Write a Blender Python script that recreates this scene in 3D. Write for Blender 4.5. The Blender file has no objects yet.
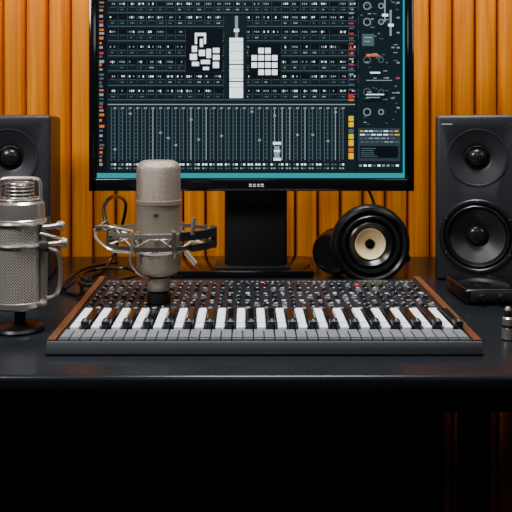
import bpy, bmesh, math, random
from mathutils import Matrix, Vector
random.seed(7)
R = math.radians

# ---------------------------------------------------------------- materials
def mat(name, col, rough=0.5, metal=0.0, spec=0.5, emit=None, es=0.0, bump=0.0, bscale=200, coat=0.0):
    m = bpy.data.materials.new(name); m.use_nodes = True
    nt = m.node_tree; b = nt.nodes['Principled BSDF']
    b.inputs['Base Color'].default_value = (*col, 1)
    b.inputs['Roughness'].default_value = rough
    b.inputs['Metallic'].default_value = metal
    b.inputs['Specular IOR Level'].default_value = spec
    b.inputs['Coat Weight'].default_value = coat
    if emit:
        b.inputs['Emission Color'].default_value = (*emit, 1)
        b.inputs['Emission Strength'].default_value = es
    if bump > 0:
        tc = nt.nodes.new('ShaderNodeTexCoord'); n = nt.nodes.new('ShaderNodeTexNoise')
        n.inputs['Scale'].default_value = bscale; n.inputs['Detail'].default_value = 3
        bp = nt.nodes.new('ShaderNodeBump'); bp.inputs['Strength'].default_value = bump
        bp.inputs['Distance'].default_value = 0.001
        nt.links.new(tc.outputs['Object'], n.inputs['Vector'])
        nt.links.new(n.outputs['Fac'], bp.inputs['Height'])
        nt.links.new(bp.outputs['Normal'], b.inputs['Normal'])
    return m

def wood_mat(name, c1, c2, scale=(60, 60, 2.0), rough=0.45, spec=0.4):
    m = bpy.data.materials.new(name); m.use_nodes = True
    nt = m.node_tree; b = nt.nodes['Principled BSDF']; L = nt.links.new
    tc = nt.nodes.new('ShaderNodeTexCoord'); mp = nt.nodes.new('ShaderNodeMapping')
    mp.inputs['Scale'].default_value = scale
    n = nt.nodes.new('ShaderNodeTexNoise'); n.inputs['Scale'].default_value = 1.0
    n.inputs['Detail'].default_value = 6; n.inputs['Distortion'].default_value = 0.6
    cr = nt.nodes.new('ShaderNodeValToRGB')
    cr.color_ramp.elements[0].position = 0.3; cr.color_ramp.elements[0].color = (*c1, 1)
    cr.color_ramp.elements[1].position = 0.7; cr.color_ramp.elements[1].color = (*c2, 1)
    L(tc.outputs['Object'], mp.inputs['Vector']); L(mp.outputs['Vector'], n.inputs['Vector'])
    L(n.outputs['Fac'], cr.inputs['Fac']); L(cr.outputs['Color'], b.inputs['Base Color'])
    bp = nt.nodes.new('ShaderNodeBump'); bp.inputs['Strength'].default_value = 0.25
    bp.inputs['Distance'].default_value = 0.002
    L(n.outputs['Fac'], bp.inputs['Height']); L(bp.outputs['Normal'], b.inputs['Normal'])
    b.inputs['Roughness'].default_value = rough; b.inputs['Specular IOR Level'].default_value = spec
    return m

def grille_mat(name, c_wire, c_hole, pitch, metal=0.8, rough=0.4):
    """woven wire mesh from the UV (metres)"""
    m = bpy.data.materials.new(name); m.use_nodes = True
    nt = m.node_tree; b = nt.nodes['Principled BSDF']; L = nt.links.new
    uv = nt.nodes.new('ShaderNodeUVMap'); uv.uv_map = 'UVMap'
    sep = nt.nodes.new('ShaderNodeSeparateXYZ'); L(uv.outputs['UV'], sep.inputs[0])
    def math_(op, a, bb=None):
        n = nt.nodes.new('ShaderNodeMath'); n.operation = op
        for i, v in enumerate((a, bb)):
            if v is None: continue
            if isinstance(v, (int, float)): n.inputs[i].default_value = v
            else: L(v, n.inputs[i])
        return n.outputs[0]
    k = math.pi / pitch
    s = math_('ADD', sep.outputs[0], sep.outputs[1]); d = math_('SUBTRACT', sep.outputs[0], sep.outputs[1])
    a = math_('ABSOLUTE', math_('SINE', math_('MULTIPLY', s, k)))
    c = math_('ABSOLUTE', math_('SINE', math_('MULTIPLY', d, k)))
    h = math_('MULTIPLY', a, c)
    cr = nt.nodes.new('ShaderNodeValToRGB')
    cr.color_ramp.elements[0].position = 0.30; cr.color_ramp.elements[0].color = (*c_wire, 1)
    cr.color_ramp.elements[1].position = 0.66; cr.color_ramp.elements[1].color = (*c_hole, 1)
    L(h, cr.inputs['Fac']); L(cr.outputs['Color'], b.inputs['Base Color'])
    b.inputs['Metallic'].default_value = metal; b.inputs['Roughness'].default_value = rough
    bp = nt.nodes.new('ShaderNodeBump'); bp.invert = True; bp.inputs['Strength'].default_value = 0.5
    bp.inputs['Distance'].default_value = 0.001
    L(h, bp.inputs['Height']); L(bp.outputs['Normal'], b.inputs['Normal'])
    return m

M = {}
M['slat'] = wood_mat('amber_wood', (0.50, 0.130, 0.0), (0.92, 0.315, 0.002), (70, 70, 2.2), 0.55, 0.15)
M['walnut'] = wood_mat('walnut', (0.07, 0.024, 0.009), (0.15, 0.055, 0.020), (120, 10, 120), 0.4)
M['groove'] = mat('groove_shade', (0.04, 0.010, 0.001), 0.8)  # shade between the slats is put into this colour
M['desk'] = mat('desk_black', (0.009, 0.011, 0.014), 0.24, spec=0.26, bump=0.05, bscale=300)
M['black'] = mat('black_plastic', (0.008, 0.008, 0.009), 0.38, spec=0.45)
M['matte'] = mat('matte_black', (0.006, 0.006, 0.007), 0.7, spec=0.3)
M['gloss'] = mat('gloss_black', (0.005, 0.005, 0.006), 0.12, spec=0.6)
M['cab'] = mat('speaker_cabinet_vinyl', (0.018, 0.019, 0.022), 0.40, spec=0.5, bump=0.3, bscale=900)
M['rubber'] = mat('rubber', (0.005, 0.005, 0.006), 0.27, spec=0.6)
M['cone'] = mat('woofer_cone', (0.020, 0.021, 0.023), 0.40, bump=0.2, bscale=600)
M['dome'] = mat('tweeter_dome', (0.012, 0.012, 0.013), 0.22)
M['taupe'] = mat('champagne_metal', (0.42, 0.355, 0.28), 0.36, 0.6)
M['nickel'] = mat('nickel', (0.54, 0.49, 0.43), 0.28, 0.8)
M['dnickel'] = mat('dark_nickel', (0.19, 0.17, 0.15), 0.32, 0.8)
M['grille'] = grille_mat('champagne_grille', (0.66, 0.55, 0.44), (0.05, 0.042, 0.033), 0.0032, 0.6)
M['grille2'] = grille_mat('nickel_grille', (0.66, 0.60, 0.52), (0.035, 0.031, 0.027), 0.0036, 0.6)
M['grey'] = mat('grey_key', (0.16, 0.17, 0.185), 0.36)
M['dgrey'] = mat('dark_grey_cap', (0.035, 0.038, 0.043), 0.36)
M['lgrey'] = mat('light_grey', (0.36, 0.37, 0.39), 0.4)
M['white'] = mat('white_cap', (0.92, 0.93, 0.94), 0.33)
M['panel'] = mat('mixer_panel', (0.009, 0.010, 0.013), 0.38)
M['facia'] = mat('mixer_facia', (0.075, 0.082, 0.092), 0.38)
M['red'] = mat('red_cap', (0.55, 0.01, 0.01), 0.35)
M['cream'] = mat('cream_cone', (0.92, 0.68, 0.34), 0.5)
def em(name, c, s): return mat(name, (0.002, 0.0025, 0.003), 0.25, emit=c, es=s, spec=0.1)
M['s_bg'] = em('screen_bg', (0.009, 0.020, 0.027), 0.8)
M['s_bg2'] = em('screen_panel', (0.03, 0.052, 0.066), 0.95)
M['s_dark'] = em('screen_dark', (0.004, 0.007, 0.010), 1)
M['s_w'] = em('screen_white', (0.84, 0.96, 1.0), 1.9)
M['s_g'] = em('screen_grey', (0.38, 0.48, 0.52), 0.78)
M['s_d'] = em('screen_dimgrey', (0.09, 0.145, 0.165), 0.9)
M['s_c'] = em('screen_cyan', (0.02, 0.45, 0.52), 0.8)
M['s_y'] = em('screen_yellow', (1.0, 0.60, 0.0), 1.1)
M['s_o'] = em('screen_orange', (1.0, 0.20, 0.02), 0.9)
M['s_r'] = em('screen_red', (0.8, 0.03, 0.02), 0.9)
M['floor'] = wood_mat('dark_floor', (0.008, 0.006, 0.005), (0.02, 0.014, 0.010), (20, 2, 20), 0.6)
M['wallp'] = mat('dark_plaster', (0.03, 0.028, 0.026), 0.9, bump=0.2, bscale=60)
M['ceil'] = mat('ceiling_paint', (0.05, 0.048, 0.045), 0.9, bump=0.1, bscale=60)

# ---------------------------------------------------------------- builder
class B:
    def __init__(self, name):
        self.name = name; self.bm = bmesh.new(); self.mats = []; self.uv = self.bm.loops.layers.uv.new('UVMap')
        self.T = Matrix.Identity(4)
    def mi(self, k):
        if k not in self.mats: self.mats.append(k)
        return self.mats.index(k)
    def box(self, c, s, m, rot=None, bevel=0, seg=2):
        t = bmesh.new(); bmesh.ops.create_cube(t, size=1)
        bmesh.ops.scale(t, vec=s, verts=t.verts)
        if bevel > 0: bmesh.ops.bevel(t, geom=t.edges[:], offset=bevel, segments=seg, affect='EDGES', profile=0.5)
        mx = Matrix.Translation(c)
        if rot is not None: mx = mx @ rot
        self.merge(t, self.T @ mx, m)
    def merge(self, t, mx, m):
        i = self.mi(m); vm = {}
        for v in t.verts: vm[v] = self.bm.verts.new(mx @ v.co)
        for f in t.faces:
            try:
                nf = self.bm.faces.new([vm[v] for v in f.verts]); nf.material_index = i; nf.smooth = True
            except ValueError: pass
        t.free()
    def lathe(self, prof, m, mx=Matrix.Identity(4), seg=48, closed=False):
        """prof: list of (r, z[, mat]); revolve around local Z"""
        mx = self.T @ mx; rings = []
        rm = max(p[0] for p in prof)
        for p in prof:
            r, z = p[0], p[1]
            if r < 1e-6: rings.append([self.bm.verts.new(mx @ Vector((0, 0, z)))])
            else: rings.append([self.bm.verts.new(mx @ Vector((r*math.cos(2*math.pi*j/seg), r*math.sin(2*math.pi*j/seg), z))) for j in range(seg)])
        vv = 0
        for k in range(len(prof)-1):
            a, b = rings[k], rings[k+1]; mm = self.mi(prof[k+1][2] if len(prof[k+1]) > 2 else m)
            dl = math.hypot(prof[k+1][0]-prof[k][0], prof[k+1][1]-prof[k][1]); v0 = vv; v1 = vv+dl; vv = v1
            for j in range(seg):
                j2 = (j+1) % seg
                if len(a) == 1 and len(b) == 1: break
                if len(a) == 1: vs = [a[0], b[j], b[j2]]; uvs = [(j, v0), (j, v1), (j+1, v1)]
                elif len(b) == 1: vs = [a[j], a[j2], b[0]]; uvs = [(j, v0), (j+1, v0), (j, v1)]
                else: vs = [a[j], a[j2], b[j2], b[j]]; uvs = [(j, v0), (j+1, v0), (j+1, v1), (j, v1)]
                f = self.bm.faces.new(vs); f.material_index = mm; f.smooth = True
                for l, (uj, uvv) in zip(f.loops, uvs): l[self.uv].uv = (uj/seg*2*math.pi*rm, uvv)
    def cyl(self, p0, p1, r, m, seg=16, r2=None):
        p0, p1 = Vector(p0), Vector(p1); d = p1-p0; q = d.to_track_quat('Z', 'Y').to_matrix().to_4x4()
        r2 = r if r2 is None else r2
        self.lathe([(0, 0), (r, 0), (r2, d.length), (0, d.length)], m, Matrix.Translation(p0) @ q, seg)
    def tube(self, pts, r, m, seg=8, closed=False):
        pts = [self.T @ Vector(p) for p in pts]; n = len(pts); i = self.mi(m); rings = []; up = Vector((0, 0, 1)); prev = None
        for k in range(n):
            if closed: t = pts[(k+1) % n]-pts[k-1]
            else: t = pts[min(k+1, n-1)]-pts[max(k-1, 0)]
            t.normalize()
            if prev is None:
                a = t.cross(up)
                if a.length < 1e-3: a = t.cross(Vector((1, 0, 0)))
            else: a = prev - t*prev.dot(t)
            a.normalize(); prev = a; b = t.cross(a)
            rings.append([self.bm.verts.new(pts[k]+a*r*math.cos(2*math.pi*j/seg)+b*r*math.sin(2*math.pi*j/seg)) for j in range(seg)])
        for k in range(n if closed else n-1):
            a, b = rings[k], rings[(k+1) % n]
            for j in range(seg):
                f = self.bm.faces.new([a[j], a[(j+1) % seg], b[(j+1) % seg], b[j]]); f.material_index = i; f.smooth = True
        if not closed:
            for rg in (rings[0], rings[-1]):
                f = self.bm.faces.new(rg); f.material_index = i
    def ring(self, c, r, tr, m, rot=Matrix.Identity(4), n=56, seg=8, sx=1, sy=1):
        mx = Matrix.Translation(c) @ rot
        self.tube([mx @ Vector((sx*r*math.cos(2*math.pi*k/n), sy*r*math.sin(2*math.pi*k/n), 0)) for k in range(n)], tr, m, seg, True)
    def band(self, c, r, w, t, m, n=64, sy=1, a0=0, a1=360):
        """flat hoop of rectangular section, w high, t thick"""
        full = abs(a1-a0) >= 360; cnt = n if full else n+1; rings = []; i = self.mi(m)
        for k in range(cnt):
            a = R(a0+(a1-a0)*k/n); rr = []
            for (dr, dz) in ((-t/2, -w/2), (t/2, -w/2), (t/2, w/2), (-t/2, w/2)):
                rr.append(self.bm.verts.new(Vector((c[0]+(r+dr)*math.cos(a), c[1]+sy*(r+dr)*math.sin(a), c[2]+dz))))
            rings.append(rr)
        for k in range(n):
            A_, B_ = rings[k], rings[(k+1) % cnt]
            for j in range(4):
                f = self.bm.faces.new([A_[j], A_[(j+1) % 4], B_[(j+1) % 4], B_[j]]); f.material_index = i; f.smooth = True
        if not full:
            for rg in (rings[0], rings[-1]): f = self.bm.faces.new(rg); f.material_index = i
    def quad(self, vs, m):
        f = self.bm.faces.new([self.bm.verts.new(self.T @ Vector(v)) for v in vs]); f.material_index = self.mi(m)
    def done(self, parent=None, loc=None, ang=35):
        bmesh.ops.recalc_face_normals(self.bm, faces=self.bm.faces[:])
        me = bpy.data.meshes.new(self.name); self.bm.to_mesh(me); self.bm.free()
        for k in self.mats: me.materials.append(M[k])
        me.set_sharp_from_angle(angle=R(ang))
        o = bpy.data.objects.new(self.name, me); bpy.context.scene.collection.objects.link(o)
        if parent: o.parent = parent
        return o

def smooth_path(pts, n=12):
    """Catmull-Rom"""
    P = [Vector(p) for p in pts]; P = [2*P[0]-P[1]] + P + [2*P[-1]-P[-2]]; out = []
    for i in range(1, len(P)-2):
        for k in range(n):
            t = k/n; a, b, c, d = P[i-1], P[i], P[i+1], P[i+2]
            out.append(0.5*((2*b)+(c-a)*t+(2*a-5*b+4*c-d)*t*t+(3*b-a-3*c+d)*t**3))
    out.append(P[-2]); return out

def empty(name, loc=(0, 0, 0)):
    e = bpy.data.objects.new(name, None); e.location = loc; bpy.context.scene.collection.objects.link(e); return e

DESK = 0.75
CAMZ = 1.009

# ---------------------------------------------------------------- room
WY = 1.47
b = B('wall_back')
pitch = 0.0475; x = -1.8
i = b.mi('slat'); g = b.mi('groove')
prof = []
while x < 1.8:
    prof += [(x, 0.022, 'groove'), (x+0.005, 0.022, 'groove'), (x+0.0052, 0.008, 'slat'), (x+0.008, 0.003, 'slat'), (x+0.013, 0.0, 'slat'),
             (x+0.027, 0.0, 'slat'), (x+0.040, 0.0022, 'slat'), (x+0.045, 0.006, 'slat'), (x+0.0472, 0.012, 'slat')]
    x += pitch
lo = [b.bm.verts.new((p[0], WY+p[1], 0)) for p in prof]; hi = [b.bm.verts.new((p[0], WY+p[1], 2.5)) for p in prof]
for k in range(len(prof)-1):
    f = b.bm.faces.new([lo[k], lo[k+1], hi[k+1], hi[k]]); f.smooth = True; f.material_index = b.mi(prof[k+1][2]) if prof[k][2] == 'groove' else i
me = b.done()
b = B('floor'); b.box((0, -0.2, -0.025), (3.7, 3.5, 0.05), 'floor'); b.done()
b = B('ceiling'); b.box((0, -0.2, 2.525), (3.7, 3.5, 0.05), 'ceil'); b.done()
b = B('wall_left'); b.box((-1.825, -0.2, 1.25), (0.05, 3.5, 2.5), 'wallp'); b.done()
b = B('wall_right'); b.box((1.825, -0.2, 1.25), (0.05, 3.5, 2.5), 'wallp'); b.done()
b = B('wall_front'); b.box((0, -1.925, 1.25), (3.6, 0.05, 2.5), 'wallp'); b.done()

# ---------------------------------------------------------------- desk
b = B('desk')
b.box((0, 1.087, DESK-0.009), (2.2, 0.70, 0.018), 'desk', bevel=0.005, seg=4)
for xx in (-0.405, 0.44, -1.0, 1.0):
    b.box((xx, 0.84, 0.366), (0.05, 0.05, 0.732), 'black', bevel=0.002)
    b.box((xx, 1.36, 0.366), (0.05, 0.05, 0.732), 'black', bevel=0.002)
for xx in (-0.405, 0.44): b.box((xx, 1.10, 0.06), (0.04, 0.52, 0.04), 'black', bevel=0.002)
b.box((0, 0.80, 0.712), (2.0, 0.03, 0.04), 'matte', bevel=0.002)
b.box((-0.30, 1.36, 0.42), (1.36, 0.015, 0.60), 'matte')  # modesty panel, widened to the left to stand in for under-desk shade
b.done()

# ---------------------------------------------------------------- mixing console
b = B('mixing_console')
X0, X1 = -0.230, 0.270; Y0, Y1 = 0.806, 1.094; ZF, ZB = 0.766, 0.776
ch = 0.009
def wedge(b, x0, x1, y0, y1, zf, zb, m, zbot=DESK+0.0005):
    v = [(x0, y0, zbot), (x1, y0, zbot), (x1, y1, zbot), (x0, y1, zbot), (x0, y0, zf), (x1, y0, zf), (x1, y1, zb), (x0, y1, zb)]
    V = [b.bm.verts.new(Vector(p)) for p in v]
    for q in ((0, 1, 2, 3), (4, 5, 6, 7), (0, 1, 5, 4), (1, 2, 6, 5), (2, 3, 7, 6), (3, 0, 4, 7)):
        f = b.bm.faces.new([V[k] for k in q]); f.material_index = b.mi(m)
wedge(b, X0+ch, X1-ch, Y0, Y1, ZF-0.001, ZB-0.001, 'panel')
wedge(b, X0, X0+ch, Y0-0.001, Y1+0.003, ZF+0.002, ZB+0.004, 'walnut')
wedge(b, X1-ch, X1, Y0-0.001, Y1+0.003, ZF+0.002, ZB+0.004, 'walnut')
b.box(((X0+X1)/2, Y0-0.002, 0.7585), (X1-X0, 0.003, 0.0150), 'facia', bevel=0.0008)
b.box(((X0+X1)/2, Y0-0.0035, 0.7520), (X1-X0+0.002, 0.003, 0.003), 'black', bevel=0.0006)
ang = math.atan2(ZB-ZF, Y1-Y0)
def P(x, y, h=0): return (x, y, ZF-0.001+(y-Y0)*math.tan(ang)+h)
rot = Matrix.Rotation(ang, 4, 'X')
n = 19; px0 = X0+ch+0.003; span = (X1-X0-2*ch-0.006); pt = span/n
MICB = (-0.1225, 0.97)
def clear(x, y, r=0.022): return math.hypot(x-MICB[0], y-MICB[1]) > r
def pan(x, y, sx, sy, h, m, bev=0.0006, lift=0): b.box(P(x, y, h/2+lift), (sx, sy, h), m, rot, bevel=bev, seg=1)
for k in range(n):
    cx = px0+(k+0.5)*pt
    for sgn in (-1, 1):
        pan(cx+sgn*pt*0.25, 0.8235, pt*0.44, 0.032, 0.004, 'grey')
        pan(cx+sgn*pt*0.25, 0.8090, pt*0.42, 0.002, 0.0045, 'dgrey', 0)
    # white fader key
    pan(cx-pt*0.10, 0.881, 0.0104, 0.078, 0.0065, 'white', 0.001)
    pan(cx-pt*0.10, 0.857, 0.0104, 0.0014, 0.0068, 'lgrey', 0)
    # dark key
    pan(cx+pt*0.40, 0.874, 0.0092, 0.066, 0.0100, 'gloss', 0.0012)
    pan(cx+pt*0.40, 0.849, 0.0100, 0.013, 0.0130, 'black', 0.001)
    pan(cx+pt*0.40, 0.846, 0.0012, 0.006, 0.0133, 'lgrey', 0)
pan((X0+X1)/2, 0.9255, span, 0.0014, 0.0008, 'dgrey', 0)
def knob(x, y, r, h, m, mark='white', a=0.0):
    if not clear(x, y): return
    mx = Matrix.Translation(P(x, y)) @ rot
    b.lathe([(0, 0), (r*1.15, 0), (r*1.15, h*0.3), (r*0.9, h*0.35), (r*0.8, h), (0, h)], m, mx, 14)
    rz = Matrix.Rotation(a, 4, 'Z')
    c = mx @ rz @ Vector((0, r*0.45, h+0.0002))
    b.box(c, (r*0.30, r*0.9, 0.0005), mark, rot @ rz)
rows = [(0.936, 0.0032), (0.952, 0.0040), (0.971, 0.0032), (0.990, 0.0042), (1.010, 0.0032), (1.031, 0.0042), (1.053, 0.0036)]
nk = 38
for ri, (y, r) in enumerate(rows):
    for k in range(nk):
        x = px0+(k+0.5)*span/nk
        rr = random.random()
        if ri in (0, 2, 4) and k % 2:
            mm = random.choice(['dgrey', 'grey', 'dgrey', 'grey', 'lgrey'])
            if clear(x, y): pan(x, y, 0.0055, 0.0042, 0.0020, mm, 0.0004)
        else:
            kk = 'black' if rr < 0.55 else ('dgrey' if rr < 0.88 else 'grey')
            knob(x, y, r*0.9, 0.0038, kk, 'lgrey' if rr < 0.4 else 'white', random.uniform(-2.2, 2.2))
        if random.random() < 0.8 and clear(x, y+0.0083):
            pan(x+random.uniform(-0.001, 0.001), y+0.0083, random.uniform(0.003, 0.007), 0.0018, 0.0004, random.choice(['lgrey', 'white', 'grey', 'lgrey']), 0)
for k in range(60):
    x = px0+span*(k+0.5)/60
    if random.random() < 0.75: pan(x, 1.074, 0.0035, 0.0035, 0.002, random.choice(['black', 'dgrey', 'grey']), 0.0003)
    if random.random() < 0.6: pan(x, 1.084, 0.005, 0.001, 0.0004, 'lgrey', 0)
for x, y in ((0.0235, 1.060), (0.164, 1.046)):
    pan(x, y, 0.0065, 0.0045, 0.0055, 'red', 0.0006)
b.done()

# ---------------------------------------------------------------- monitor
mon = empty('computer_monitor', (0.0075, 1.20, DESK))
def child(o): 
    o.parent = mon; o.matrix_parent_inverse = Matrix.Translation(mon.location).inverted(); return o
S = 588.0
def sx_(p): return (p-247)/S
def sz_(p): return CAMZ-(p-130)/S
xl, xr, zb, zt = sx_(89), sx_(414), sz_(191), 1.255
MY = 1.19
b = B('monitor_housing')
b.box(((xl+xr)/2, MY+0.016, (zb+zt)/2), (xr-xl, 0.026, zt-zb), 'black', bevel=0.003)
b.box(((xl+xr)/2, MY+0.035, (zb+zt)/2+0.01), ((xr-xl)*0.7, 0.03, (zt-zb)*0.6), 'black', bevel=0.01)
b.box(((xl+xr)/2, MY+0.001, (zb+sz_(179))/2), (xr-xl, 0.006, sz_(179)-zb), 'gloss', bevel=0.0015)
b.box((xl+0.0065, MY+0.001, (zb+zt)/2), (0.0130, 0.006, zt-zb), 'gloss', bevel=0.0015)
b.box((xr-0.0065, MY+0.001, (zb+zt)/2), (0.0130, 0.006, zt-zb), 'gloss', bevel=0.0015)
b.box(((xl+xr)/2, MY+0.001, zt-0.004), (xr-xl, 0.006, 0.008), 'gloss', bevel=0.0015)
for k, w in enumerate((3, 2.4, 2.4, 3)):
    cx = sx_(250.5+k*3.9)
    b.box((cx, MY-0.0022, sz_(185.2)+0.0016), (w/S, 0.0006, 0.9/S), 'white')
    b.box((cx, MY-0.0022, sz_(185.2)-0.0016), (w/S, 0.0006, 0.9/S), 'white')
    b.box((cx-w/S/2+0.0006, MY-0.0022, sz_(185.2)), (0.0011, 0.0006, 0.004), 'white')
child(b.done())
b = B('monitor_stand')
b.box((0.016, 1.262, 0.90), (0.112, 0.022, 0.285), 'black', bevel=0.004)
b.box((0.016, 1.2485, 0.82), (0.104, 0.006, 0.11), 'matte', bevel=0.002)
b.box((-0.012, 1.300, DESK+0.0065), (0.262, 0.15, 0.012), 'gloss', bevel=0.004)
b.box((0.010, 1.270, DESK+0.014), (0.135, 0.07, 0.010), 'black', bevel=0.004)
child(b.done())
b = B('monitor_screen')
SY = MY-0.0004
def q(x0, y0, x1, y1, m, l=1):
    yy = SY - 0.00004*l
    b.quad([(sx_(x0), yy, sz_(y1)), (sx_(x1), yy, sz_(y1)), (sx_(x1), yy, sz_(y0)), (sx_(x0), yy, sz_(y0))], m)
TOP = -11
q(97, TOP, 406, 179, 's_dark', 0)
q(107, TOP, 356, 172, 's_bg', 1)
q(357, TOP, 402, 172, 's_bg', 1)
q(97, 173, 404.5, 178, 's_c', 3); q(402.6, 0, 404.5, 178, 's_c', 3); q(403, TOP, 404, 0, 's_c', 3)
yy = TOP+2
while yy < 168:
    r = random.random()
    q(99.5, yy, 99.5+random.uniform(2, 5), yy+random.uniform(1.2, 3), 's_o' if r < 0.30 else ('s_r' if r < 0.45 else ('s_g' if r < 0.7 else 's_d')), 2)
    yy += random.uniform(3.2, 6)
rowy = [-9, 3, 16.5, 31, 46, 61, 75.5, 90]
for ry in rowy:
    q(108, ry+9.5, 355, ry+10.2, 's_d', 2)
    q(108, ry-2.4, 355, ry+3.2, 's_dark', 1.5)
    xx = 110
    while xx < 353:
        if random.random() < 0.9:
            for t in range(3):
                if random.random() < 0.8: q(xx+t*2.0, ry, xx+t*2.0+1.1, ry+1.4+random.uniform(0, .7), random.choice(['s_w', 's_g', 's_g']), 2)
        q(xx, ry+4.0, xx+6.5, ry+4.5, 's_d', 2)
        if random.random() < 0.75: q(xx+1, ry+6.1, xx+1+random.uniform(1.5, 4.5), ry+7.3, random.choice(['s_g', 's_d', 's_d']), 2)
        q(xx+8.0, ry-1, xx+8.3, ry+8, 's_d', 2)
        xx += 9.6
q(108, 104, 355, 105, 's_g', 2)
xx = 111
while xx < 344:
    q(xx, 107, xx+0.8, 161, 's_d', 2)
    q(xx+3.5, 109, xx+4.4, 160, 's_g' if random.random() < 0.3 else 's_d', 2)
    for t in range(13): q(xx+1.6, 109+t*4, xx+2.8, 109.7+t*4, 's_d', 3)
    fy = random.uniform(108, 150)
    q(xx+2.6, 107.4, xx+5.6, 108.8, 's_g', 4)
    if random.random() < .5: q(xx+2.8, fy, xx+5.4, fy+2, 's_g', 4)
    for t in range(2): q(xx+t*3, 163.5, xx+t*3+2, 165.3, random.choice(['s_w', 's_g', 's_d']), 3)
    for t in range(2): q(xx+t*3, 167.5, xx+t*3+2, 169, random.choice(['s_g', 's_d']), 3)
    xx += 7.6
def W(x0, y0, x1, y1): q(x0, y0, x1, y1, 's_w', 6)
q(186, 30, 222, 72, 's_dark', 5); q(224, 16, 247, 99, 's_bg', 5); q(249, 45, 281, 78, 's_dark', 5)
W(229.5, 38, 243, 64); W(229.5, 65.2, 243, 81); W(229.5, 82.2, 243, 98)
for t in range(6): q(229.5, 42+t*9, 243, 42.6+t*9, 's_g', 7)
q(235, 16, 238, 38, 's_g', 6); W(234, 29, 239, 32)
W(195, 33, 206, 36); W(195, 33, 197, 44); W(204, 33, 206, 44)
W(200, 39, 203, 47); W(192, 46, 197, 52); W(190, 54, 197, 60); W(199, 50, 205, 56); W(206.5, 49, 211, 58); W(213, 48, 219.5, 53); W(213, 55, 219.5, 60)
W(192, 62, 199, 66); W(201, 60, 210, 64); W(213, 62, 219, 68); W(203, 67, 209, 70)
for r in range(4):
    for c in range(4):
        if (r, c) not in ((0, 0), (3, 0), (0, 3)): W(251.5+c*6.8, 48+r*7.2, 257+c*6.8, 53.4+r*7.2)
W(273, 142, 281, 144.5); q(274.5, 146, 279.5, 158, 's_g', 6); W(273.5, 158, 281, 160.5); W(274, 150, 280, 152)
for (a, c, m) in ((116, 121, 's_y'), (122, 127, 's_y'), (129, 133, 's_d'), (134, 139, 's_y'), (140, 146, 's_y'), (148, 152, 's_o'), (153, 159, 's_y'), (94, 98, 's_r'), (99, 101, 's_o')):
    q(348.5, a, 353.5, c, m, 5)
for t in range(20):
    q(349, TOP+3+t*5.1, 353.5, TOP+4.6+t*5.1, random.choice(['s_g', 's_d', 's_r', 's_d']), 4)
for t in range(5):
    cy = [6, 22, 60, 92, 112][t]
    for (cx, rr) in ((367, 4.0), (381, 3.0)):
        nseg = 14
        for j in range(nseg):
            a0 = 2*math.pi*j/nseg; a1 = 2*math.pi*(j+1)/nseg
            pts = [(cx+rr*math.cos(a0), cy+rr*math.sin(a0)), (cx+rr*math.cos(a1), cy+rr*math.sin(a1)), (cx+(rr-1)*math.cos(a1), cy+(rr-1)*math.sin(a1)), (cx+(rr-1)*math.cos(a0), cy+(rr-1)*math.sin(a0))]
            b.quad([(sx_(u), SY-0.00016, sz_(v)) for u, v in pts], 's_d' if t in (2, 3) else 's_g')
q(384, -5, 385.5, 22, 's_g', 4); q(389.5, 10, 391.5, 36, 's_g', 4); W(382, 14, 388, 16.5); W(388, 24, 393.5, 26.5)
q(362, 34, 374, 46, 's_d', 3); q(364, 37, 372, 38.2, 's_g', 4); q(364, 41, 370, 42, 's_g', 4)
q(366, 54, 378, 56.5, 's_o', 4); q(370, 72, 380, 73.5, 's_w', 4); q(366, 80, 392, 80.8, 's_g', 4)
q(364, 92, 386, 102, 's_dark', 4); q(366, 94, 384, 95, 's_w', 5); q(366, 97, 380, 98, 's_g', 5)
for t in range(60):
    ux = random.uniform(359, 396); uy = random.uniform(TOP+2, 124)
    q(ux, uy, ux+random.uniform(1.2, 5), uy+random.uniform(0.7, 1.4), random.choice(['s_g', 's_d', 's_d', 's_g']), 4)
for t in range(8): q(396.5, 2+t*15, 399.5, 3.5+t*15, 's_r' if t == 5 else 's_g', 4)
q(358, 128, 400, 161, 's_bg2', 2)
for r in range(4):
    ux = 360
    while ux < 395:
        wd = random.uniform(2, 5); q(ux, 130.5+r*3.6, ux+wd, 131.7+r*3.6, random.choice(['s_w', 's_g', 's_y'] if r < 2 else ['s_g', 's_d']), 3); ux += wd+1.4
q(360, 146, 398, 158, 's_dark', 3)
for r in range(5): q(361, 148+r*2, 366+random.uniform(0, 12), 148.8+r*2, 's_d', 4)
for t in range(9): q(359+t*4.6, 164.5, 361.8+t*4.6, 166.5, random.choice(['s_g', 's_w', 's_d']), 3)
child(b.done())

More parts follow.
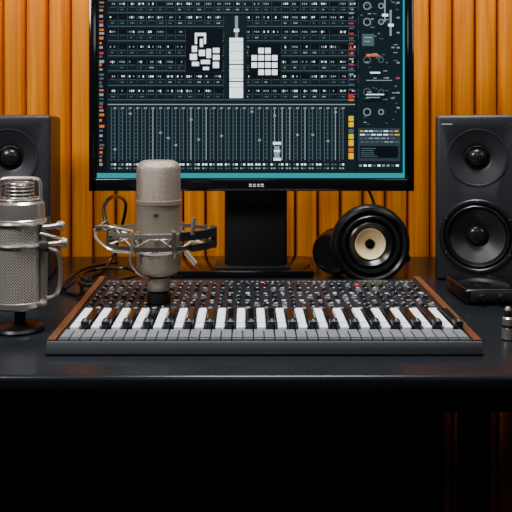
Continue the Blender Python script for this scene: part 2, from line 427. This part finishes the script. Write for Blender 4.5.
# ---------------------------------------------------------------- studio monitor speakers
def speaker(name, loc, rz):
    W_, D_, H_ = 0.138, 0.165, 0.284
    b = B(name)
    b.box((0, D_/2, H_/2), (W_, D_, H_), 'cab', bevel=0.007, seg=4)
    o = b.done()
    def cutter(r0, r1, z, dep):
        c = B('cut'); c.mats = []; mx = Matrix.Translation((0, -0.002, z)) @ Matrix.Rotation(R(-90), 4, 'X')
        c.lathe([(0, 0), (r0, 0), (r1, dep), (0, dep)], 'cab', mx, 64); return c.done()
    cs = [cutter(0.0575, 0.0575, 0.077, 0.05), cutter(0.047, 0.020, 0.211, 0.016)]
    for c in cs:
        md = o.modifiers.new('b', 'BOOLEAN'); md.object = c; md.solver = 'EXACT'; md.operation = 'DIFFERENCE'
    bpy.context.view_layer.update()
    dg = bpy.context.evaluated_depsgraph_get()
    me = bpy.data.meshes.new_from_object(o.evaluated_get(dg))
    b2 = B(name)
    b2.bm.from_mesh(me); b2.uv = b2.bm.loops.layers.uv.verify(); b2.mats = ['cab']
    for f in b2.bm.faces: f.material_index = 0; f.smooth = True
    for c in cs: bpy.data.objects.remove(c)
    bpy.data.objects.remove(o)
    b = b2
    F = Matrix.Rotation(R(90), 4, 'X')
    mx = Matrix.Translation((0, 0, 0.077)) @ F
    b.lathe([(0.0575, -0.004), (0.0630, -0.001), (0.0632, 0.0015), (0.0615, 0.0030), (0.0570, 0.0030), (0.0550, 0.001), (0.0545, -0.006)], 'black', mx, 72)
    b.lathe([(0.0560, -0.004), (0.0540, 0.0005), (0.0510, 0.0025), (0.0480, 0.0015), (0.0455, -0.003)], 'rubber', mx, 72)
    b.lathe([(0.0460, -0.003), (0.0440, -0.004), (0.030, -0.013), (0.0175, -0.020)], 'cone', mx, 72)
    b.lathe([(0.0190, -0.020), (0.0175, -0.0155), (0.0140, -0.011), (0.008, -0.0085), (0, -0.008)], 'dome', mx, 48)
    for k in range(6):
        a = R(30+60*k); b.lathe([(0, 0.0042), (0.0017, 0.0040), (0.0022, 0.0028)], 'dnickel', mx @ Matrix.Translation((0.0595*math.cos(a), 0.0595*math.sin(a), 0)), 10)
    mx = Matrix.Translation((0, 0, 0.211)) @ F
    b.lathe([(0.0495, 0.0002), (0.0490, 0.0012), (0.0470, 0.0012), (0.0455, -0.001), (0.036, -0.0055), (0.026, -0.0105), (0.0205, -0.0135)], 'cab', mx, 64)
    b.lathe([(0.0210, -0.0135), (0.0205, -0.0110), (0.0185, -0.0105), (0.0165, -0.0125)], 'rubber', mx, 48)
    b.lathe([(0.0165, -0.0130), (0.0150, -0.0080), (0.0110, -0.0042), (0.0055, -0.0026), (0, -0.0022)], 'dome', mx, 48)
    b.box((-0.050, -0.0004, 0.268), (0.018, 0.001, 0.0022), 'lgrey')
    b.box((0.055, -0.0004, 0.268), (0.006, 0.001, 0.002), 'dnickel')
    for fx in (-1, 1):
        b.box((fx*0.05, 0.03, 0.0005), (0.02, 0.02, 0.003), 'rubber'); b.box((fx*0.05, 0.135, 0.0005), (0.02, 0.02, 0.003), 'rubber')
    o = b.done(); o.location = loc; o.rotation_euler = (0, 0, R(rz)); return o
speaker('studio_speaker', (0.392, 1.19, DESK+0.001), -15)
speaker('studio_speaker', (-0.405, 1.19, DESK+0.001), 9)

# ---------------------------------------------------------------- centre condenser microphone + shock mount
mic = empty('condenser_microphone', (-0.1225, 0.97, 0.7716))
def childof(o, e): o.parent = e; o.matrix_parent_inverse = Matrix.Translation(e.location).inverted(); return o
cx, cy = -0.1225, 0.97
b = B('microphone_body'); mx = Matrix.Translation((cx, cy, 0))
Zm = lambda py: CAMZ-(py-130)/722.0
r = 0.0305
head = [(0, Zm(160)), (r-0.014, Zm(160)-0.0004)]
for k in range(1, 9):
    a = R(90*k/8); head.append(((r-0.014)+0.014*math.sin(a), Zm(160)-0.013+0.013*math.cos(a)))
head.append((r, Zm(200)))
b.lathe(head, 'grille', mx, 64)
b.lathe([(r, Zm(199.5)), (r+0.0014, Zm(199.7)), (r+0.0014, Zm(203.5)), (r+0.0002, Zm(204)), (r+0.0002, Zm(236)), (r+0.0010, Zm(236.5)), (r+0.001, Zm(250)), (r, Zm(250.5))], 'taupe', mx, 64)
low = [(r, Zm(250)), (r, Zm(266))]
for k in range(1, 8):
    a = R(90*k/8); low.append((r-0.014+0.014*math.cos(a), Zm(266)-0.012*math.sin(a)))
low.append((0.012, Zm(275.5)))
b.lathe(low, 'grille', mx, 64)
zb_ = 0.7717
b.lathe([(0.0135, Zm(274.5)), (0.0145, Zm(276)), (0.0145, Zm(287)), (0.0115, Zm(288)), (0.0115, Zm(291)), (0.0155, Zm(292)), (0.0165, Zm(300)), (0.0165, zb_), (0, zb_)], 'black', mx, 40)
b.lathe([(0.0150, Zm(277)), (0.0154, Zm(277.5)), (0.0154, Zm(289)), (0.0150, Zm(289.5))], 'taupe', mx, 40)
b.box((cx, cy-r-0.0008, Zm(212)), (0.006, 0.0015, 0.004), 'dnickel', bevel=0.0005)
childof(b.done(), mic)
b = B('shock_mount')
zc = Zm(235)
b.band((cx, cy, zc+0.006), 0.070, 0.0055, 0.0022, 'nickel', sy=0.85)
b.band((cx, cy, zc-0.010), 0.072, 0.0055, 0.0022, 'dnickel', sy=0.85)
b.ring((cx, cy, Zm(233)), r+0.0035, 0.0020, 'nickel')
b.ring((cx, cy, Zm(250)), r+0.0035, 0.0022, 'nickel')
N = 8
for k in range(N):
    a = 2*math.pi*(k+0.5)/N; a2 = 2*math.pi*(k+1.0)/N; a0 = 2*math.pi*k/N
    o1 = Vector((cx+0.070*math.cos(a), cy+0.0595*math.sin(a), zc+0.006)); o2 = Vector((cx+0.072*math.cos(a), cy+0.0612*math.sin(a), zc-0.010))
    b.cyl(o1+Vector((0, 0, 0.005)), o2-Vector((0, 0, 0.005)), 0.0026, 'nickel' if k % 2 else 'dnickel', 10)
    for aa in (a2, a0):
        i1 = Vector((cx+(r+0.003)*math.cos(aa), cy+(r+0.003)*math.sin(aa), Zm(250))); i0 = Vector((i1.x, i1.y, Zm(233)))
        b.cyl(o1, i1, 0.0011, 'dnickel', 6); b.cyl(o2, i0, 0.0011, 'taupe', 6)
for k in range(4):
    a = R(45+90*k); u, v = cx+(r+0.0045)*math.cos(a), cy+(r+0.0045)*math.sin(a)
    b.cyl((u, v, Zm(229)), (u, v, Zm(255)), 0.0024, 'taupe', 10)
b.band((cx, cy, zc+0.006), 0.0755, 0.011, 0.006, 'black', n=24, sy=0.85, a0=-62, a1=10)
b.band((cx, cy, zc-0.010), 0.0765, 0.009, 0.006, 'black', n=24, sy=0.85, a0=-50, a1=8)
b.box((cx+0.077, cy-0.004, zc-0.002), (0.008, 0.012, 0.030), 'black', bevel=0.003)
b.cyl((cx+0.050, cy-0.050, zc+0.008), (cx+0.053, cy-0.050, zc+0.030), 0.0028, 'nickel', 12)
b.cyl((cx+0.042, cy-0.052, zc-0.014), (cx+0.055, cy-0.052, zc-0.030), 0.0035, 'nickel', 12)
b.tube(smooth_path([(cx-0.030, cy-0.035, zc+0.010), (cx-0.060, cy-0.035, zc+0.016), (cx-0.084, cy-0.01, zc+0.013), (cx-0.080, cy+0.02, zc+0.004), (cx-0.05, cy+0.03, zc-0.002)]), 0.0018, 'nickel')
b.tube(smooth_path([(cx-0.032, cy-0.035, zc-0.018), (cx-0.058, cy-0.04, zc-0.014), (cx-0.082, cy-0.02, zc-0.002), (cx-0.086, cy+0.0, zc+0.010)]), 0.0022, 'nickel')
b.cyl((cx-0.088, cy-0.005, zc+0.006), (cx-0.070, cy-0.005, zc+0.020), 0.0035, 'dnickel', 12)
b.tube(smooth_path([(cx-0.034, cy-0.01, zc-0.014), (cx-0.037, cy-0.014, zc-0.035), (cx-0.026, cy-0.015, zc-0.050), (cx-0.012, cy-0.012, zc-0.058)]), 0.0017, 'nickel')
childof(b.done(), mic)

# ---------------------------------------------------------------- left microphone
cx, cy = -0.2940, 0.907
m2 = empty('studio_microphone', (cx, cy, DESK)); mx = Matrix.Translation((cx, cy, 0))
Zl = lambda py: CAMZ-(py-130)/772.0
b = B('microphone_body'); r = 0.0315
b.lathe([(0, DESK+0.0005), (0.030, DESK+0.0005), (0.031, DESK+0.003), (0.029, DESK+0.006), (0.012, DESK+0.009), (0.007, DESK+0.013), (0.007, Zl(306)), (0, Zl(306))], 'black', mx, 48)
b.lathe([(0, Zl(307)), (r-0.006, Zl(307)), (r-0.001, Zl(306)), (r+0.0012, Zl(304)), (r+0.0012, Zl(299)), (r, Zl(298.5))], 'nickel', mx, 64)
b.lathe([(r-0.0003, Zl(299)), (r-0.0003, Zl(223))], 'grille2', mx, 64)
b.lathe([(r-0.0003, Zl(223.5)), (r+0.0012, Zl(223)), (r+0.0012, Zl(219)), (r, Zl(218)), (r-0.0005, Zl(207)), (r-0.001, Zl(203)), (r-0.004, Zl(200.5)), (r-0.010, Zl(200)), (0, Zl(200))], 'nickel', mx, 64)
b.lathe([(0.015, Zl(200)), (0.0145, Zl(196)), (0.0145, Zl(185)), (0.012, Zl(182.5)), (0, Zl(182))], 'dnickel', mx, 40)
rh = 0.0265
base = [(-rh, Zl(201)), (-rh, Zl(188)), (-rh+0.001, Zl(182)), (-rh+0.006, Zl(178.8)), (0, Zl(178)), (rh-0.006, Zl(178.8)), (rh-0.001, Zl(182)), (rh, Zl(188)), (rh, Zl(201))]
b.tube(smooth_path([mx @ Vector((u, 0, z)) for u, z in base], 6), 0.0024, 'nickel')
for z in (197, 193.5, 190, 186.5, 183):
    b.ring((cx, cy, Zl(z)), 0.0178, 0.0009, 'nickel', n=36, seg=6)
for k in range(12):
    a = 2*math.pi*k/12; u, v = cx+0.0178*math.cos(a), cy+0.0178*math.sin(a)
    b.cyl((u, v, Zl(200)), (u, v, Zl(182.5)), 0.0008, 'nickel', 6)
b.ring((cx, cy, Zl(199)), rh, 0.0018, 'nickel', n=40)
childof(b.done(), m2)
b = B('microphone_cradle')
for zz in (222, 243):
    b.ring((cx, cy, Zl(zz)), r+0.0022, 0.0022, 'nickel')
b.box((cx+0.034, cy-0.010, Zl(262)), (0.008, 0.008, 0.098), 'nickel', bevel=0.002)
for zz, ln in ((226, 0.022), (243, 0.026)):
    b.cyl((cx+0.034, cy-0.012, Zl(zz)), (cx+0.034+ln, cy-0.014, Zl(zz-2)), 0.0035, 'nickel', 14)
    b.lathe([(0, -0.004), (0.0055, -0.004), (0.006, 0), (0.0055, 0.005), (0, 0.006)], 'nickel', Matrix.Translation((cx+0.034+ln, cy-0.014, Zl(zz-2))) @ Matrix.Rotation(R(90), 4, 'Y'), 18)
b.cyl((cx+0.040, cy-0.012, Zl(250)), (cx+0.040, cy-0.012, Zl(216)), 0.0028, 'dnickel', 12)
b.tube(smooth_path([(cx+0.040, cy-0.012, Zl(246)), (cx+0.053, cy-0.012, Zl(252)), (cx+0.055, cy-0.010, Zl(275)), (cx+0.050, cy-0.010, Zl(292)), (cx+0.036, cy-0.010, Zl(297))]), 0.0026, 'nickel')
b.cyl((cx+0.030, cy-0.014, Zl(232)), (cx+0.062, cy-0.014, Zl(238)), 0.0022, 'nickel', 10)
b.box((cx+0.034, cy-0.012, Zl(243)), (0.014, 0.014, 0.010), 'dnickel', bevel=0.002)
b.box((cx+0.022, cy-0.014, Zl(301)), (0.034, 0.010, 0.006), 'nickel', bevel=0.002)
childof(b.done(), m2)

# ---------------------------------------------------------------- headphones (ear cup facing the camera)
b = B('headphones')
hc = Vector((0.2065, 1.172, 0.8180)); A = Matrix.Translation(hc) @ Matrix.Rotation(R(3), 4, 'Z') @ Matrix.Rotation(R(90), 4, 'X')
b.lathe([(0, -0.055), (0.040, -0.055), (0.055, -0.047), (0.061, -0.030), (0.0625, -0.012), (0.0655, -0.010), (0.0668, -0.004), (0.0660, 0.003), (0.0625, 0.008), (0.058, 0.0095),
         (0.0545, 0.007), (0.0530, 0.002), (0.0515, 0.002), (0.0500, 0.006), (0.0470, 0.009), (0.0430, 0.008), (0.0410, 0.003), (0.0400, 0.002), (0.0385, 0.005), (0.0350, 0.007), (0.0315, 0.004), (0.0275, 0.0), (0.0260, -0.002)], 'rubber', A, 72)
b.lathe([(0.0268, -0.003), (0.0262, 0.001), (0.0250, 0.0018), (0.0235, 0.0005), (0.0170, -0.002), (0.0075, -0.004)], 'cream', A, 64)
b.lathe([(0.0084, -0.004), (0.0080, -0.0020), (0.0062, -0.0012), (0, -0.0010)], 'gloss', A, 40)
A2 = Matrix.Translation((0.163, 1.258, 0.7915)) @ Matrix.Rotation(R(-34), 4, 'Z') @ Matrix.Rotation(R(90), 4, 'X')
b.lathe([(0, -0.03), (0.030, -0.03), (0.038, -0.022), (0.040, -0.005), (0.040, 0.010), (0.038, 0.014), (0.039, 0.018), (0.037, 0.026), (0.034, 0.032), (0.026, 0.034), (0, 0.028)], 'rubber', A2, 56)
for k in range(28):
    a = 2*math.pi*k/28
    b.box(A2 @ Vector((0.040*math.cos(a), 0.040*math.sin(a), 0.002)), (0.0030, 0.014, 0.0030), 'black', Matrix.Rotation(R(-34), 4, 'Z'))
b.tube(smooth_path([(0.258, 1.195, 0.80), (0.278, 1.225, 0.785), (0.283, 1.28, 0.775), (0.262, 1.335, 0.768), (0.225, 1.345, 0.765), (0.19, 1.32, 0.775), (0.175, 1.28, 0.79)]), 0.008, 'black', 12)
b.done()

# ---------------------------------------------------------------- right side audio interface + jack plug
b = B('audio_interface')
b.box((0.405, 1.085, DESK+0.0125), (0.165, 0.105, 0.022), 'gloss', bevel=0.005, seg=3)
b.box((0.405, 1.0325, DESK+0.013), (0.150, 0.003, 0.015), 'matte', bevel=0.001)
for k in range(5):
    b.lathe([(0, 0.009), (0.004, 0.009), (0.0048, 0.002), (0.0052, 0)], 'black', Matrix.Translation((0.345+k*0.028, 1.031, DESK+0.013)) @ Matrix.Rotation(R(90), 4, 'X'), 20)
for fx in (-0.06, 0.06): b.box((0.405+fx, 1.085, DESK+0.001), (0.02, 0.08, 0.002), 'rubber')
b.done()
b = B('jack_plug')
b.lathe([(0, 0), (0.006, 0), (0.0075, 0.001), (0.0075, 0.014), (0.0065, 0.015, 'black'), (0.0068, 0.018, 'black'), (0.0068, 0.026, 'nickel'), (0.0045, 0.028), (0.0045, 0.036, 'black'), (0.0025, 0.040), (0, 0.041)], 'nickel', Matrix.Translation((0.3225, 0.865, DESK+0.0005)), 28)
b.done()

# ---------------------------------------------------------------- cables
b = B('microphone_cable')
b.tube(smooth_path([(-0.20, 1.03, 0.850), (-0.225, 1.10, 0.885), (-0.228, 1.20, 0.895), (-0.225, 1.30, 0.87), (-0.245, 1.33, 0.80), (-0.26, 1.30, 0.756), (-0.27, 1.20, 0.7545), (-0.24, 1.14, 0.7545), (-0.26, 1.08, 0.7545)]), 0.0032, 'rubber')
b.tube(smooth_path([(-0.240, 0.92, 0.80), (-0.235, 0.97, 0.80), (-0.243, 1.03, 0.775), (-0.26, 1.08, 0.7545), (-0.30, 1.13, 0.7545), (-0.30, 1.28, 0.7545), (-0.25, 1.35, 0.7545)]), 0.003, 'rubber')
b.tube(smooth_path([(-0.26, 1.12, 0.7605), (-0.22, 1.15, 0.7605), (-0.19, 1.20, 0.7605), (-0.22, 1.26, 0.7605), (-0.28, 1.24, 0.7605), (-0.27, 1.16, 0.7605), (-0.20, 1.13, 0.7605), (-0.16, 1.18, 0.7545), (-0.17, 1.36, 0.7545)]), 0.003, 'rubber')
b.done()
b = B('power_cable')
b.tube(smooth_path([(0.30, 1.42, 0.754), (0.27, 1.40, 0.80), (0.25, 1.42, 0.88), (0.20, 1.43, 0.95), (0.12, 1.40, 1.0)]), 0.003, 'rubber')
b.done()

# ---------------------------------------------------------------- lights
def area(name, loc, tgt, sx, sy, e, col, spread=180):
    l = bpy.data.lights.new(name, 'AREA'); l.shape = 'RECTANGLE'; l.size = sx; l.size_y = sy; l.energy = e; l.color = col; l.spread = R(spread)
    o = bpy.data.objects.new(name, l); o.location = loc; o.rotation_euler = (Vector(tgt)-Vector(loc)).to_track_quat('-Z', 'Y').to_euler()
    bpy.context.scene.collection.objects.link(o); return o
area('wall_wash_light', (0.0, 1.35, 1.58), (0.0, 1.50, 1.25), 1.5, 0.05, 4.2, (1.0, 0.77, 0.42), 120)
area('key_softbox', (-1.0, 0.15, 1.9), (-0.05, 1.0, 0.80), 0.40, 0.40, 19, (0.96, 0.97, 1.0))
area('added_front_fill', (-0.1, -0.9, 1.9), (-0.05, 0.95, 0.85), 0.6, 0.4, 2.2, (1.0, 0.97, 0.92))  # added weak front light, brightens the microphone metal
area('fill_softbox', (1.1, 0.1, 1.7), (0.2, 1.0, 0.80), 0.5, 0.5, 2.4, (1.0, 0.95, 0.88))
area('overhead_light', (0.1, 0.78, 2.3), (0.05, 0.90, 0.75), 0.8, 0.25, 8, (0.93, 0.96, 1.0), 70)

w = bpy.data.worlds.new('room_world'); bpy.context.scene.world = w; w.use_nodes = True
w.node_tree.nodes['Background'].inputs[0].default_value = (0.5, 0.55, 0.6, 1)
w.node_tree.nodes['Background'].inputs[1].default_value = 0.02

# ---------------------------------------------------------------- camera
c = bpy.data.cameras.new('camera'); co = bpy.data.objects.new('camera', c); bpy.context.scene.collection.objects.link(co)
co.location = (0, 0, CAMZ); co.rotation_euler = (R(90), 0, 0)
c.sensor_width = 36; c.lens = 36*700/512; c.shift_y = -126/512; c.shift_x = 9/512; c.clip_start = 0.01
bpy.context.scene.camera = co
